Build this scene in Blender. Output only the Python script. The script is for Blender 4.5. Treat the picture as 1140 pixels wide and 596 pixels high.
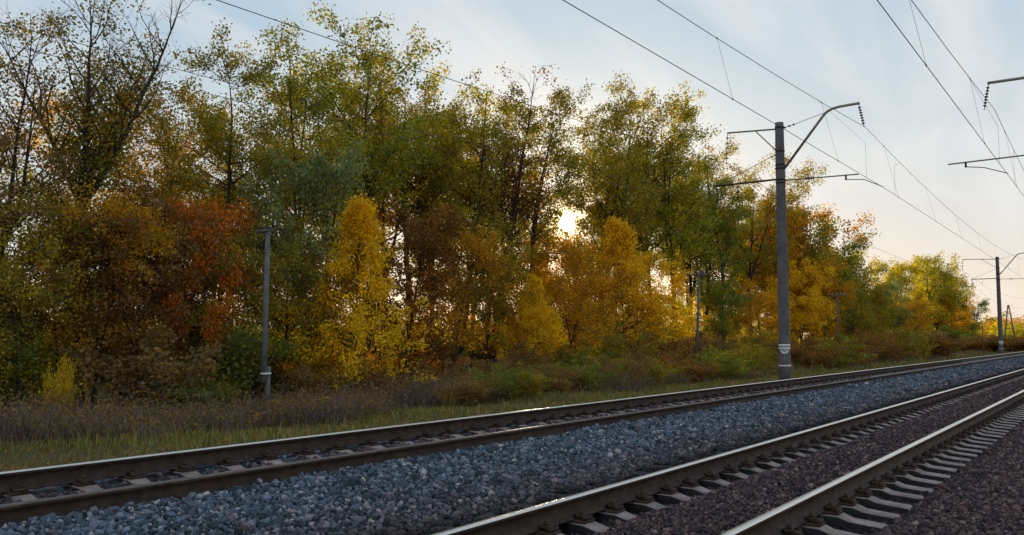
import bpy, math, random
import numpy as np

S = bpy.context.scene
for o in list(bpy.data.objects):
    bpy.data.objects.remove(o)
COL = S.collection

# ------------------------------------------------------------------ camera
# world frame: X runs along the tracks (away), Y to the left, Z up
CZ = 2.6                                   # eye height above the natural ground by the wood
FPX, YAW, PIT, ROL = 924.7, 0.6385, 0.083, 0.0037   # focal length in px of the 1140 px picture
CF = np.array([math.cos(YAW)*math.cos(PIT), math.sin(YAW)*math.cos(PIT), math.sin(PIT)])
CR = np.array([math.sin(YAW), -math.cos(YAW), 0.0])
CU = np.cross(CR, CF)
CR, CU = math.cos(ROL)*CR+math.sin(ROL)*CU, -math.sin(ROL)*CR+math.cos(ROL)*CU
cam = bpy.data.cameras.new('camera')
cam.sensor_width = 36.0
cam.lens = FPX/1140*36
cam.clip_start, cam.clip_end = 0.05, 6000
camo = bpy.data.objects.new('camera', cam)
from mathutils import Matrix, Vector
M = Matrix.Identity(4)
for i in range(3):
    M[i][0], M[i][1], M[i][2] = CR[i], CU[i], -CF[i]
M[2][3] = CZ
camo.matrix_world = M
COL.objects.link(camo)
S.camera = camo


def ray(px, py):
    return CF+(px-570)/FPX*CR-(py-298)/FPX*CU


def on_y(px, py, Y):
    d = ray(px, py)
    return d*Y/d[1]+np.array([0, 0, CZ])


# ------------------------------------------------------------------ sky and sun
SUN_EL, SUN_AZ = math.radians(7.85), math.radians(32.73)      # azimuth from +X towards +Y
SD = (math.cos(SUN_EL)*math.cos(SUN_AZ), math.cos(SUN_EL)*math.sin(SUN_AZ), math.sin(SUN_EL))
W = bpy.data.worlds.new('World')
S.world = W
W.use_nodes = True
nt = W.node_tree
for n in list(nt.nodes):
    nt.nodes.remove(n)


def N(t, typ, **kw):
    n = t.nodes.new(typ)
    for k, v in kw.items():
        setattr(n, k, v)
    return n


def LK(t, a, b):
    t.links.new(a, b)


def math_node(t, op, a, b=None, c=None, clamp=False):
    n = N(t, 'ShaderNodeMath', operation=op, use_clamp=clamp)
    for i, v in enumerate((a, b, c)):
        if v is None:
            continue
        if isinstance(v, (int, float)):
            n.inputs[i].default_value = v
        else:
            LK(t, v, n.inputs[i])
    return n.outputs[0]


def mixc(t, fac, a, b, blend='MIX'):
    n = N(t, 'ShaderNodeMix', data_type='RGBA', blend_type=blend)
    for sock, v in ((n.inputs[0], fac), (n.inputs[6], a), (n.inputs[7], b)):
        if isinstance(v, (int, float)):
            sock.default_value = v
        elif isinstance(v, (tuple, list)):
            sock.default_value = tuple(v)+((1.0,) if len(v) == 3 else ())
        else:
            LK(t, v, sock)
    return n.outputs[2]


def ramp(t, fac, stops):
    n = N(t, 'ShaderNodeValToRGB')
    el = n.color_ramp.elements
    while len(el) < len(stops):
        el.new(0.5)
    for e, (p, c) in zip(el, stops):
        e.position = p
        e.color = tuple(c)+((1.0,) if len(c) == 3 else ())
    if fac is not None:
        LK(t, fac, n.inputs[0])
    return n.outputs[0]


sky = N(nt, 'ShaderNodeTexSky', sky_type='NISHITA')
sky.sun_disc = False
sky.sun_elevation = SUN_EL
sky.sun_rotation = math.radians(90)-SUN_AZ
sky.air_density, sky.dust_density, sky.ozone_density = 1.0, 1.2, 1.5
tc = N(nt, 'ShaderNodeTexCoord')
sep = N(nt, 'ShaderNodeSeparateXYZ')
LK(nt, tc.outputs['Generated'], sep.inputs[0])
dot = N(nt, 'ShaderNodeVectorMath', operation='DOT_PRODUCT')
LK(nt, tc.outputs['Generated'], dot.inputs[0])
dot.inputs[1].default_value = SD
elev = math_node(nt, 'MAXIMUM', sep.outputs[2], 0.0)
# high thin cloud: a pale veil, warmer and denser towards the horizon, in soft streaks
veil = ramp(nt, elev, [(0.0, (0.81, 0.68, 0.58)), (0.06, (0.77, 0.69, 0.63)), (0.15, (0.68, 0.685, 0.69)),
                       (0.23, (0.58, 0.655, 0.70)), (0.34, (0.45, 0.58, 0.69)), (0.5, (0.42, 0.56, 0.70)), (1.0, (0.42, 0.55, 0.68))])
proj = N(nt, 'ShaderNodeVectorMath', operation='DIVIDE')
LK(nt, tc.outputs['Generated'], proj.inputs[0])
cz = N(nt, 'ShaderNodeCombineXYZ')
e2 = math_node(nt, 'ADD', elev, 0.12)
for i in range(3):
    LK(nt, e2, cz.inputs[i])
LK(nt, cz.outputs[0], proj.inputs[1])
mp = N(nt, 'ShaderNodeMapping')
mp.inputs['Rotation'].default_value = (0, 0, math.radians(-22))
mp.inputs['Scale'].default_value = (0.55, 2.0, 0.3)
LK(nt, proj.outputs[0], mp.inputs[0])
cn = N(nt, 'ShaderNodeTexNoise')
cn.inputs['Scale'].default_value = 1.6
cn.inputs['Detail'].default_value = 5
cn.inputs['Roughness'].default_value = 0.52
cn.inputs['Distortion'].default_value = 0.6
LK(nt, mp.outputs[0], cn.inputs['Vector'])
streak = ramp(nt, cn.outputs[0], [(0.42, (0, 0, 0)), (0.70, (1, 1, 1))])
cloudy = mixc(nt, math_node(nt, 'MULTIPLY', streak, 0.68), veil, (0.80, 0.80, 0.80))
nis = N(nt, 'ShaderNodeVectorMath', operation='SCALE')
LK(nt, sky.outputs[0], nis.inputs[0])
nis.inputs[3].default_value = 0.10
base = mixc(nt, 0.86, nis.outputs[0], cloudy)
# light scattered forward round the sun, and the sun itself seen through the veil
a1 = math_node(nt, 'MULTIPLY', math_node(nt, 'POWER', math_node(nt, 'MAXIMUM', dot.outputs['Value'], 0.0), 60.0), 0.20)
a2 = math_node(nt, 'MULTIPLY', math_node(nt, 'POWER', math_node(nt, 'MAXIMUM', dot.outputs['Value'], 0.0), 9000.0), 6.0)
a3 = math_node(nt, 'MULTIPLY', math_node(nt, 'GREATER_THAN', dot.outputs['Value'], math.cos(math.radians(0.58))), 40.0)
aur = math_node(nt, 'ADD', math_node(nt, 'ADD', a1, a2), a3)
ac = N(nt, 'ShaderNodeVectorMath', operation='SCALE')
ac.inputs[0].default_value = (1.0, 0.66, 0.26)
LK(nt, aur, ac.inputs[3])
tot = N(nt, 'ShaderNodeVectorMath', operation='ADD')
LK(nt, base, tot.inputs[0])
LK(nt, ac.outputs[0], tot.inputs[1])
bg = N(nt, 'ShaderNodeBackground')
LK(nt, tot.outputs[0], bg.inputs[0])
bg.inputs[1].default_value = 0.91
wo = N(nt, 'ShaderNodeOutputWorld')
LK(nt, bg.outputs[0], wo.inputs[0])

sl = bpy.data.lights.new('sun', 'SUN')
sl.energy = 5.0
sl.angle = math.radians(0.5)
sl.color = (1.0, 0.80, 0.52)
so = bpy.data.objects.new('sun', sl)
so.rotation_euler = Vector(SD).to_track_quat('Z', 'Y').to_euler()
so.location = (0, 0, 40)
COL.objects.link(so)

S.view_settings.view_transform = 'Standard'
S.view_settings.look = 'None'
S.view_settings.exposure = 0.28
S.view_settings.gamma = 1.0
S.render.engine = 'CYCLES'
S.cycles.max_bounces = 8
S.cycles.diffuse_bounces = 3
S.cycles.transmission_bounces = 4

# ------------------------------------------------------------------ mesh helpers
RNG = np.random.default_rng(7)


def mesh_of(name, verts, faces, mat_idx=None, smooth=False):
    """verts (n,3); faces: array (m,k) or list of such arrays"""
    me = bpy.data.meshes.new(name)
    verts = np.asarray(verts, dtype=np.float32)
    if isinstance(faces, np.ndarray):
        faces = [faces]
    faces = [np.asarray(f, dtype=np.int32) for f in faces if len(f)]
    me.vertices.add(len(verts))
    me.vertices.foreach_set('co', verts.ravel())
    loops = np.concatenate([f.ravel() for f in faces])
    tot_ = np.concatenate([np.full(len(f), f.shape[1], np.int32) for f in faces])
    st = np.concatenate([[0], np.cumsum(tot_)[:-1]]).astype(np.int32)
    me.loops.add(len(loops))
    me.loops.foreach_set('vertex_index', loops)
    me.polygons.add(len(tot_))
    me.polygons.foreach_set('loop_start', st)
    me.polygons.foreach_set('loop_total', tot_)
    if mat_idx is not None:
        me.polygons.foreach_set('material_index', np.asarray(mat_idx, np.int32))
    me.update(calc_edges=True)
    if smooth:
        me.polygons.foreach_set('use_smooth', np.ones(len(tot_), bool))
    me.validate()
    return me


class MB:
    """collects shapes into one mesh"""
    def __init__(self):
        self.v, self.q, self.t, self.n = [], [], [], 0

    def add(self, v, q=None, t=None):
        v = np.asarray(v, float)
        if q is not None and len(q):
            self.q.append(np.asarray(q)+self.n)
        if t is not None and len(t):
            self.t.append(np.asarray(t)+self.n)
        self.v.append(v)
        self.n += len(v)

    def box(self, x0, x1, y0, y1, z0, z1):
        v = [(x, y, z) for x in (x0, x1) for y in (y0, y1) for z in (z0, z1)]
        self.add(v, [(0, 1, 3, 2), (4, 6, 7, 5), (0, 4, 5, 1), (2, 3, 7, 6), (0, 2, 6, 4), (1, 5, 7, 3)])

    def tube(self, pts, rad, n=8, caps=True):
        pts = np.asarray(pts, float)
        m = len(pts)
        rad = np.broadcast_to(np.asarray(rad, float), (m,))
        tan = np.gradient(pts, axis=0)
        tan /= np.linalg.norm(tan, axis=1)[:, None]+1e-12
        ref = np.array([0, 0, 1.0]) if abs(tan[0][2]) < .9 else np.array([1.0, 0, 0])
        u = np.cross(tan, ref)
        u /= np.linalg.norm(u, axis=1)[:, None]+1e-12
        w = np.cross(tan, u)
        a = np.arange(n)*2*math.pi/n
        ring = pts[:, None]+rad[:, None, None]*(np.cos(a)[None, :, None]*u[:, None]+np.sin(a)[None, :, None]*w[:, None])
        v = ring.reshape(-1, 3)
        i, j = np.meshgrid(np.arange(m-1), np.arange(n), indexing='ij')
        k = (j+1) % n
        q = np.stack([i*n+j, (i+1)*n+j, (i+1)*n+k, i*n+k], -1).reshape(-1, 4)
        t = []
        if caps:
            v = np.concatenate([v, pts[:1], pts[-1:]])
            c0, c1 = m*n, m*n+1
            for jj in range(n):
                t.append((c0, jj, (jj+1) % n))
                t.append((c1, (m-1)*n+(jj+1) % n, (m-1)*n+jj))
        self.add(v, q, t)

    def mesh(self, name, smooth=False):
        f = []
        if self.q:
            f.append(np.concatenate(self.q))
        if self.t:
            f.append(np.concatenate(self.t))
        return mesh_of(name, np.concatenate(self.v), f, smooth=smooth)

    def build(self, name, mat, parent=None, smooth=False):
        return link(name, self.mesh(name, smooth), mat, parent)


def link(name, me, mat=None, parent=None):
    o = bpy.data.objects.new(name, me)
    COL.objects.link(o)
    if mat is not None and me is not None and not me.materials:
        me.materials.append(mat)
    if parent is not None:
        o.parent = parent
    return o


def tag(o, label=None, cat=None, group=None, kind=None):
    if label:
        o['label'] = label
    if cat:
        o['category'] = cat
    if group:
        o['group'] = group
    if kind:
        o['kind'] = kind
    return o


def thing(name, label, cat, loc=(0, 0, 0), rz=0, group=None):
    o = bpy.data.objects.new(name, None)
    o.empty_display_size = 0.2
    o.location = loc
    o.rotation_euler = (0, 0, rz)
    COL.objects.link(o)
    return tag(o, label, cat, group)


# ------------------------------------------------------------------ materials
def mat(name):
    m = bpy.data.materials.new(name)
    m.use_nodes = True
    t = m.node_tree
    b = t.nodes['Principled BSDF']
    return m, t, b


def noise(t, scale, detail=4, rough=0.55, vec=None, dist=0.0):
    n = N(t, 'ShaderNodeTexNoise')
    n.inputs['Scale'].default_value = scale
    n.inputs['Detail'].default_value = detail
    n.inputs['Roughness'].default_value = rough
    n.inputs['Distortion'].default_value = dist
    if vec is not None:
        LK(t, vec, n.inputs['Vector'])
    return n.outputs[0]


def bump(t, b, height, strength, dist=0.02):
    n = N(t, 'ShaderNodeBump')
    n.inputs['Strength'].default_value = strength
    n.inputs['Distance'].default_value = dist
    LK(t, height, n.inputs['Height'])
    LK(t, n.outputs[0], b.inputs['Normal'])


def simple(name, c1, c2, scale=8.0, rough=0.8, metal=0.0, bstr=0.2, c3=None, spec=0.5):
    m, t, b = mat(name)
    g = N(t, 'ShaderNodeNewGeometry')
    f = noise(t, scale, 6, 0.6, g.outputs['Position'])
    st = [(0.32, c1), (0.66, c2)] if c3 is None else [(0.3, c1), (0.55, c2), (0.72, c3)]
    LK(t, ramp(t, f, st), b.inputs['Base Color'])
    b.inputs['Roughness'].default_value = rough
    b.inputs['Metallic'].default_value = metal
    b.inputs['Specular IOR Level'].default_value = spec
    if bstr:
        bump(t, b, noise(t, scale*6, 4, 0.6, g.outputs['Position']), bstr)
    return m


def leaf_mat(name, cols, trans=0.5, glow=1.5):
    """leaf blades: random tone per leaf, drifting tone over the crown, light shining through"""
    m = bpy.data.materials.new(name)
    m.use_nodes = True
    t = m.node_tree
    for n in list(t.nodes):
        t.nodes.remove(n)
    g = N(t, 'ShaderNodeNewGeometry')
    oi = N(t, 'ShaderNodeObjectInfo')
    nz = noise(t, 0.55, 3, 0.6, g.outputs['Position'])
    f = math_node(t, 'ADD', math_node(t, 'MULTIPLY', g.outputs['Random Per Island'], 0.5),
                  math_node(t, 'MULTIPLY', nz, 1.1))
    f = math_node(t, 'SUBTRACT', f, 0.28)
    f = math_node(t, 'ADD', f, math_node(t, 'MULTIPLY', math_node(t, 'SUBTRACT', oi.outputs['Random'], 0.5), 0.25), clamp=True)
    k = len(cols)
    c = ramp(t, f, [(i/(k-1)*0.8+0.1, cols[i]) for i in range(k)])
    h = N(t, 'ShaderNodeHueSaturation')
    h.inputs['Saturation'].default_value = 1.05
    v = math_node(t, 'ADD', math_node(t, 'MULTIPLY', g.outputs['Random Per Island'], 0.5), 0.75)
    LK(t, v, h.inputs['Value'])
    LK(t, c, h.inputs['Color'])
    h3 = N(t, 'ShaderNodeHueSaturation')
    h3.inputs['Value'].default_value = 1.3
    LK(t, h.outputs[0], h3.inputs['Color'])
    d = N(t, 'ShaderNodeBsdfDiffuse')
    LK(t, h3.outputs[0], d.inputs[0])
    tr = N(t, 'ShaderNodeBsdfTranslucent')
    h2 = N(t, 'ShaderNodeHueSaturation')
    h2.inputs['Saturation'].default_value = 1.15
    h2.inputs['Value'].default_value = glow
    LK(t, h.outputs[0], h2.inputs['Color'])
    LK(t, h2.outputs[0], tr.inputs[0])
    mx = N(t, 'ShaderNodeMixShader')
    mx.inputs[0].default_value = trans
    LK(t, d.outputs[0], mx.inputs[1])
    LK(t, tr.outputs[0], mx.inputs[2])
    gl = N(t, 'ShaderNodeBsdfGlossy')
    gl.inputs['Roughness'].default_value = 0.5
    mx2 = N(t, 'ShaderNodeMixShader')
    mx2.inputs[0].default_value = 0.03
    LK(t, mx.outputs[0], mx2.inputs[1])
    LK(t, gl.outputs[0], mx2.inputs[2])
    o = N(t, 'ShaderNodeOutputMaterial')
    LK(t, mx2.outputs[0], o.inputs[0])
    return m


PAL = {
    'olive': leaf_mat('leaf_olive', [(0.124, 0.130, 0.022), (0.234, 0.195, 0.026), (0.429, 0.286, 0.031)]),
    'green': leaf_mat('leaf_green', [(0.078, 0.117, 0.026), (0.150, 0.176, 0.030), (0.351, 0.286, 0.033)]),
    'bluegreen': leaf_mat('leaf_bluegreen', [(0.100, 0.131, 0.050), (0.163, 0.200, 0.077), (0.250, 0.263, 0.088)]),
    'gold': leaf_mat('leaf_gold', [(.52, .29, .014), (.68, .42, .018), (.72, .52, .03)]),
    'amber': leaf_mat('leaf_amber', [(0.231, 0.147, 0.021), (0.460, 0.240, 0.021), (0.680, 0.356, 0.029)]),
    'rust': leaf_mat('leaf_rust', [(.13, .075, .024), (.21, .105, .030), (.33, .165, .036)]),
    'red': leaf_mat('leaf_red', [(.24, .085, .018), (.44, .12, .018), (.55, .22, .024)]),
    'brown': leaf_mat('leaf_brown', [(.13, .095, .04), (.20, .13, .05), (.30, .18, .055)]),
    'yellowgreen': leaf_mat('leaf_yellowgreen', [(0.150, 0.168, 0.022), (0.336, 0.288, 0.029), (0.648, 0.456, 0.039)]),
    'oakmix': leaf_mat('leaf_oakmix', [(0.105, 0.112, 0.020), (0.225, 0.173, 0.021), (0.630, 0.300, 0.020)]),
    'yellow': leaf_mat('leaf_yellow', [(0.310, 0.217, 0.019), (0.558, 0.372, 0.028), (0.620, 0.512, 0.046)]),
}
BARK = simple('bark', (.022, .017, .013), (.06, .047, .036), 5.0, 0.95, bstr=0.6)
TWIG = simple('twig_bark', (.13, .085, .075), (.25, .165, .14), 3.0, 0.95, bstr=0)
RAIL_M, t_, b_ = mat('rail_rust')
g_ = N(t_, 'ShaderNodeNewGeometry')
LK(t_, ramp(t_, noise(t_, 9, 6, .6, g_.outputs['Position']), [(.3, (.024, .015, .011)), (.55, (.055, .033, .023)), (.75, (.095, .055, .036))]), b_.inputs['Base Color'])
b_.inputs['Roughness'].default_value = 0.75
b_.inputs['Specular IOR Level'].default_value = 0.3
bump(t_, b_, noise(t_, 60, 4, .6, g_.outputs['Position']), .3, .004)
STEEL, t_, b_ = mat('rail_polished_steel')
g_ = N(t_, 'ShaderNodeNewGeometry')
mp_ = N(t_, 'ShaderNodeMapping')
mp_.inputs['Scale'].default_value = (.25, 30, 1)
LK(t_, g_.outputs['Position'], mp_.inputs[0])
nn_ = noise(t_, 1.5, 4, .6, mp_.outputs[0])
LK(t_, ramp(t_, nn_, [(.3, (.56, .54, .51)), (.7, (.74, .72, .69))]), b_.inputs['Base Color'])
b_.inputs['Metallic'].default_value = 1.0
LK(t_, ramp(t_, nn_, [(.3, (.34,)*3), (.7, (.24,)*3)]), b_.inputs['Roughness'])
CONC = simple('sleeper_concrete', (.14, .105, .095), (.29, .22, .198), 5.0, 0.9, bstr=0.35, c3=(.38, .305, .28))
FLANK_SHADE = simple('sleeper_flank_shade', (.010, .009, .009), (.026, .022, .021), 10.0, 0.95, bstr=0.35)  # near-black concrete for the sleeper sides: their shade put into the colour
MASTC = simple('mast_concrete', (.09, .088, .092), (.15, .14, .138), 3.0, 0.9, bstr=0.25)
STUBC = simple('stub_concrete', (.10, .10, .10), (.17, .165, .16), 5.0, 0.9, bstr=0.3)
WOOD = simple('weathered_grey_timber', (.10, .10, .105), (.17, .17, .172), 4.0, 0.9, bstr=0.3)
GALV = simple('weathered_galvanised_steel', (.26, .22, .175), (.40, .34, .27), 6.0, 0.6, 0.3, bstr=0.1)
DARKM = simple('dark_fittings', (.03, .028, .027), (.06, .052, .045), 12.0, 0.6, 0.5, bstr=0.1)
WIRE = simple('wire_metal', (.07, .06, .055), (.10, .085, .075), 2.0, 0.8, 0.0, bstr=0, spec=.2)
INSUL = simple('brown_glazed_porcelain', (.05, .028, .02), (.075, .04, .03), 6.0, 0.25, bstr=0)
WHITE = simple('white_paint', (.62, .62, .62), (.8, .8, .79), 12.0, 0.7, bstr=0.1)
BLACK = simple('black_paint', (.015, .015, .016), (.03, .03, .03), 12.0, 0.7, bstr=0)
RUSTP = simple('rusty_pipe', (.10, .045, .03), (.18, .08, .05), 9.0, 0.85, bstr=0.2)


YL, YR, HG = 7.453, 3.124, 0.7965           # track centres, half of the rail-centre distance


# ballast: grey crushed granite, stained brown by brake dust close to the rails of the right track
def ballast_color(t, per):
    g = N(t, 'ShaderNodeNewGeometry')
    sp = N(t, 'ShaderNodeSeparateXYZ')
    LK(t, g.outputs['Position'], sp.inputs[0])
    grey = ramp(t, per, [(0.0, (0.0180, 0.0301, 0.0395)), (.3, (0.0481, 0.0744, 0.0960)), (.55, (0.0870, 0.1173, 0.1624)), (.58, (0.1500, 0.1073, 0.1058)), (.63, (0.0931, 0.1287, 0.1765)), (.85, (0.1726, 0.2074, 0.2612)), (.95, (0.2701, 0.2646, 0.2893)), (1.0, (0.5102, 0.4433, 0.4235))])
    brown = ramp(t, per, [(0.0, (0.0230, 0.0166, 0.0192)), (.4, (0.0614, 0.0427, 0.0444)), (.75, (0.1178, 0.0723, 0.0696)), (.93, (0.2048, 0.1126, 0.1020)), (1.0, (0.3328, 0.2251, 0.2040))])
    wob = math_node(t, 'MULTIPLY', math_node(t, 'SUBTRACT', noise(t, 1.3, 4, .65, g.outputs['Position']), 0.5), 1.3)
    y = math_node(t, 'ADD', sp.outputs[1], wob)
    f1 = N(t, 'ShaderNodeMapRange')
    f1.inputs[1].default_value = 4.0
    f1.inputs[2].default_value = 5.6
    f1.inputs[3].default_value = 1.0
    f1.inputs[4].default_value = 0.0
    LK(t, y, f1.inputs[0])
    # inside the left track, some dust too
    d = math_node(t, 'ABSOLUTE', math_node(t, 'SUBTRACT', y, 7.45))
    f2 = N(t, 'ShaderNodeMapRange')
    f2.inputs[1].default_value = 0.9
    f2.inputs[2].default_value = 0.6
    f2.inputs[3].default_value = 0.0
    f2.inputs[4].default_value = 0.85
    LK(t, d, f2.inputs[0])
    f = math_node(t, 'MAXIMUM', f1.outputs[0], f2.outputs[0])
    # cribs next to the right track's rails: their shade painted into the ballast colour
    dk = math_node(t, 'ABSOLUTE', math_node(t, 'SUBTRACT', math_node(t, 'ABSOLUTE', math_node(t, 'SUBTRACT', math_node(t, 'ADD', sp.outputs[1], math_node(t, 'MULTIPLY', wob, .25)), YR)), .95))
    f3 = N(t, 'ShaderNodeMapRange')
    f3.inputs[1].default_value = .55
    f3.inputs[2].default_value = .25
    f3.inputs[3].default_value = 0.0
    f3.inputs[4].default_value = 0.85
    LK(t, dk, f3.inputs[0])
    return g, mixc(t, f3.outputs[0], mixc(t, f, grey, brown), (.008, .0075, .008))


STONE, t_, b_ = mat('ballast_stone')
oi_ = N(t_, 'ShaderNodeObjectInfo')
g_, c_ = ballast_color(t_, oi_.outputs['Random'])
LK(t_, c_, b_.inputs['Base Color'])
b_.inputs['Roughness'].default_value = 0.8
b_.inputs['Specular IOR Level'].default_value = 0.35
bump(t_, b_, noise(t_, 70, 3, .6, g_.outputs['Position']), .35, .006)
BED, t_, b_ = mat('ballast_bed')
g0 = N(t_, 'ShaderNodeNewGeometry')
vo = N(t_, 'ShaderNodeTexVoronoi')
vo.inputs['Scale'].default_value = 17
LK(t_, g0.outputs['Position'], vo.inputs['Vector'])
sp_ = N(t_, 'ShaderNodeSeparateColor')
LK(t_, vo.outputs['Color'], sp_.inputs[0])
g_, c_ = ballast_color(t_, math_node(t_, 'MULTIPLY', sp_.outputs[0], .85))
LK(t_, c_, b_.inputs['Base Color'])
b_.inputs['Roughness'].default_value = 0.9
inv = math_node(t_, 'SUBTRACT', 1.0, vo.outputs['Distance'])
bump(t_, b_, inv, 1.0, .05)

# ground: dry grass, litter and soil
GROUND, t_, b_ = mat('ground_soil_and_litter')
g_ = N(t_, 'ShaderNodeNewGeometry')
n1 = noise(t_, .35, 6, .65, g_.outputs['Position'])
n2 = noise(t_, 9, 6, .7, g_.outputs['Position'])
gc = ramp(t_, n2, [(.3, (.05, .035, .022)), (.5, (.12, .078, .042)), (.7, (.20, .125, .065))])
gg = ramp(t_, n2, [(.3, (.04, .045, .014)), (.55, (.10, .095, .026)), (.75, (.18, .14, .045))])
LK(t_, mixc(t_, ramp(t_, n1, [(.42, (0, 0, 0)), (.58, (1, 1, 1))]), gc, gg), b_.inputs['Base Color'])
b_.inputs['Roughness'].default_value = 1.0
b_.inputs['Specular IOR Level'].default_value = 0.1
bump(t_, b_, n2, .8, .06)

# ------------------------------------------------------------------ setting: ground and ballast
GY = [-900, -60, -12, -6, -3.5, -1.5, 10.3, 11.5, 13.0, 15.5, 19, 24, 30, 60, 1200]
GZ = [0.0, 0.2, 0.35, 0.45, 0.6, 0.7, 0.72, 0.70, 0.55, 0.36, 0.2, 0.05, 0.0, 0.0, 0.0]


def ground_z(X, Y):
    X, Y = np.asarray(X, float), np.asarray(Y, float)
    z = np.interp(Y, GY, GZ)
    w = np.clip((Y-12)/6, 0, 1)*np.clip((120-Y)/60, 0, 1)
    return z+w*(0.10*np.sin(X*.23+1)*np.cos(Y*.31)+0.05*np.sin(X*.71+Y*.4))


xs = np.concatenate([np.linspace(-300, -20, 8), np.linspace(-14, 200, 180), np.geomspace(205, 4000, 30)])
ys = np.concatenate([np.linspace(-1500, -80, 6), [-60, -30, -12, -6, -3.5, -1.5, 4, 10.3, 11, 11.5, 12.2], np.linspace(13, 60, 60), np.geomspace(65, 3000, 22)])
gx, gy = np.meshgrid(xs, ys, indexing='ij')
gv = np.stack([gx, gy, ground_z(gx, gy)], -1).reshape(-1, 3)
ii, jj = np.meshgrid(np.arange(len(xs)-1), np.arange(len(ys)-1), indexing='ij')
m_ = len(ys)
gq = np.stack([ii*m_+jj, (ii+1)*m_+jj, (ii+1)*m_+jj+1, ii*m_+jj+1], -1).reshape(-1, 4)
tag(link('ground', mesh_of('ground', gv, gq, smooth=True), GROUND), kind='structure')

ZL, ZR = CZ-1.235, CZ-1.3636                # rail tops
SEAT = 0.20                                 # rail top above the sleeper seat
BY = [-3.2, -1.2, 0.6, 1.72, 1.80, 2.20, 2.45, 2.75, 3.12, 3.45, 3.62, 3.90, 4.02, 4.4, 5.2, 6.0, 6.50, 6.62, 6.75, 7.1, 7.8, 8.15, 8.35, 8.8, 9.4, 10.4, 10.9]
BZ = [.60, .80, .90, .985, .945, .935, .94, 1.0, 1.055, 1.035, .965, .94, 1.10, 1.11, 1.16, 1.21, 1.225, 1.20, 1.14, 1.13, 1.135, 1.14, 1.16, 1.17, 1.10, .70, .55]


def bed_z(X, Y):
    z = np.interp(Y, BY, BZ)
    return z+0.012*np.sin(X*1.9+Y*2.3)*np.sin(Y*1.7-X*.6)


bxs = np.concatenate([np.arange(-14, 60, .5), np.geomspace(60, 1500, 50)])
bys = np.array(sorted(set(BY+[-2.2, -.3, 0, 1.2, 4.8, 5.6, 9.0, 9.9])))
gx, gy = np.meshgrid(bxs, bys, indexing='ij')
gv = np.stack([gx, gy, bed_z(gx, gy)-.012], -1).reshape(-1, 3)
ii, jj = np.meshgrid(np.arange(len(bxs)-1), np.arange(len(bys)-1), indexing='ij')
m_ = len(bys)
gq = np.stack([ii*m_+jj, (ii+1)*m_+jj, (ii+1)*m_+jj+1, ii*m_+jj+1], -1).reshape(-1, 4)
tag(link('ballast_bed', mesh_of('ballast_bed', gv, gq, smooth=True), BED), kind='structure')

# loose stones on the bed: points with a size, stones instanced on them
SLP = 0.5435
SX0R, SX0L = 7.224-20*SLP, 9.486-24*SLP
pts = []
for x0, x1, y0, y1, den in ((-3, 13, -.5, 6.62, 1150), (13, 24, 0, 6.62, 750), (24, 45, .5, 6.62, 300), (45, 90, 1, 6.62, 60),
                            (-2, 16, 6.74, 8.2, 480), (16, 34, 6.74, 8.2, 300), (-2, 30, 8.4, 9.3, 150)):
    n = int((x1-x0)*(y1-y0)*den)
    p = np.stack([RNG.uniform(x0, x1, n), RNG.uniform(y0, y1, n)], -1)
    # keep the bare part of the sleepers clear, and the rails
    phr = np.abs(((p[:, 0]-SX0R)/SLP+.5) % 1-.5)*SLP
    phl = np.abs(((p[:, 0]-SX0L)/SLP+.5) % 1-.5)*SLP
    bad = (phr < .12) & (np.abs(p[:, 1]-YR) < 1.36) & (np.abs(p[:, 1]-YR) > .30+.25*RNG.random(n))
    bad |= (phl < .12) & (np.abs(p[:, 1]-YL) < .78)
    for yr in (YR-HG, YR+HG, YL-HG, YL+HG):
        bad |= np.abs(p[:, 1]-yr) < (.10 if yr != YL-HG else .06)
    pts.append(p[~bad])
p = np.concatenate(pts)
sz = RNG.gamma(5, 1/5, len(p))*.0195
sz *= np.where(p[:, 1] < 4.2, .80, 1.0)*np.where(p[:, 0] > 24, 1.35, 1.0)*np.where(p[:, 0] > 45, 1.35, 1.0)
pz = bed_z(p[:, 0], p[:, 1])+RNG.uniform(-.35, .45, len(p))*sz
me = bpy.data.meshes.new('ballast_stones')
me.vertices.add(len(p))
me.vertices.foreach_set('co', np.stack([p[:, 0], p[:, 1], pz], -1).astype(np.float32).ravel())
at = me.attributes.new('size', 'FLOAT', 'POINT')
at.data.foreach_set('value', sz.astype(np.float32))
ng = bpy.data.node_groups.new('scatter_stones', 'GeometryNodeTree')
ng.interface.new_socket('Geometry', in_out='INPUT', socket_type='NodeSocketGeometry')
ng.interface.new_socket('Geometry', in_out='OUTPUT', socket_type='NodeSocketGeometry')
gi, go = N(ng, 'NodeGroupInput'), N(ng, 'NodeGroupOutput')
mtp = N(ng, 'GeometryNodeMeshToPoints')
LK(ng, gi.outputs[0], mtp.inputs[0])
jn = N(ng, 'GeometryNodeJoinGeometry')
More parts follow.
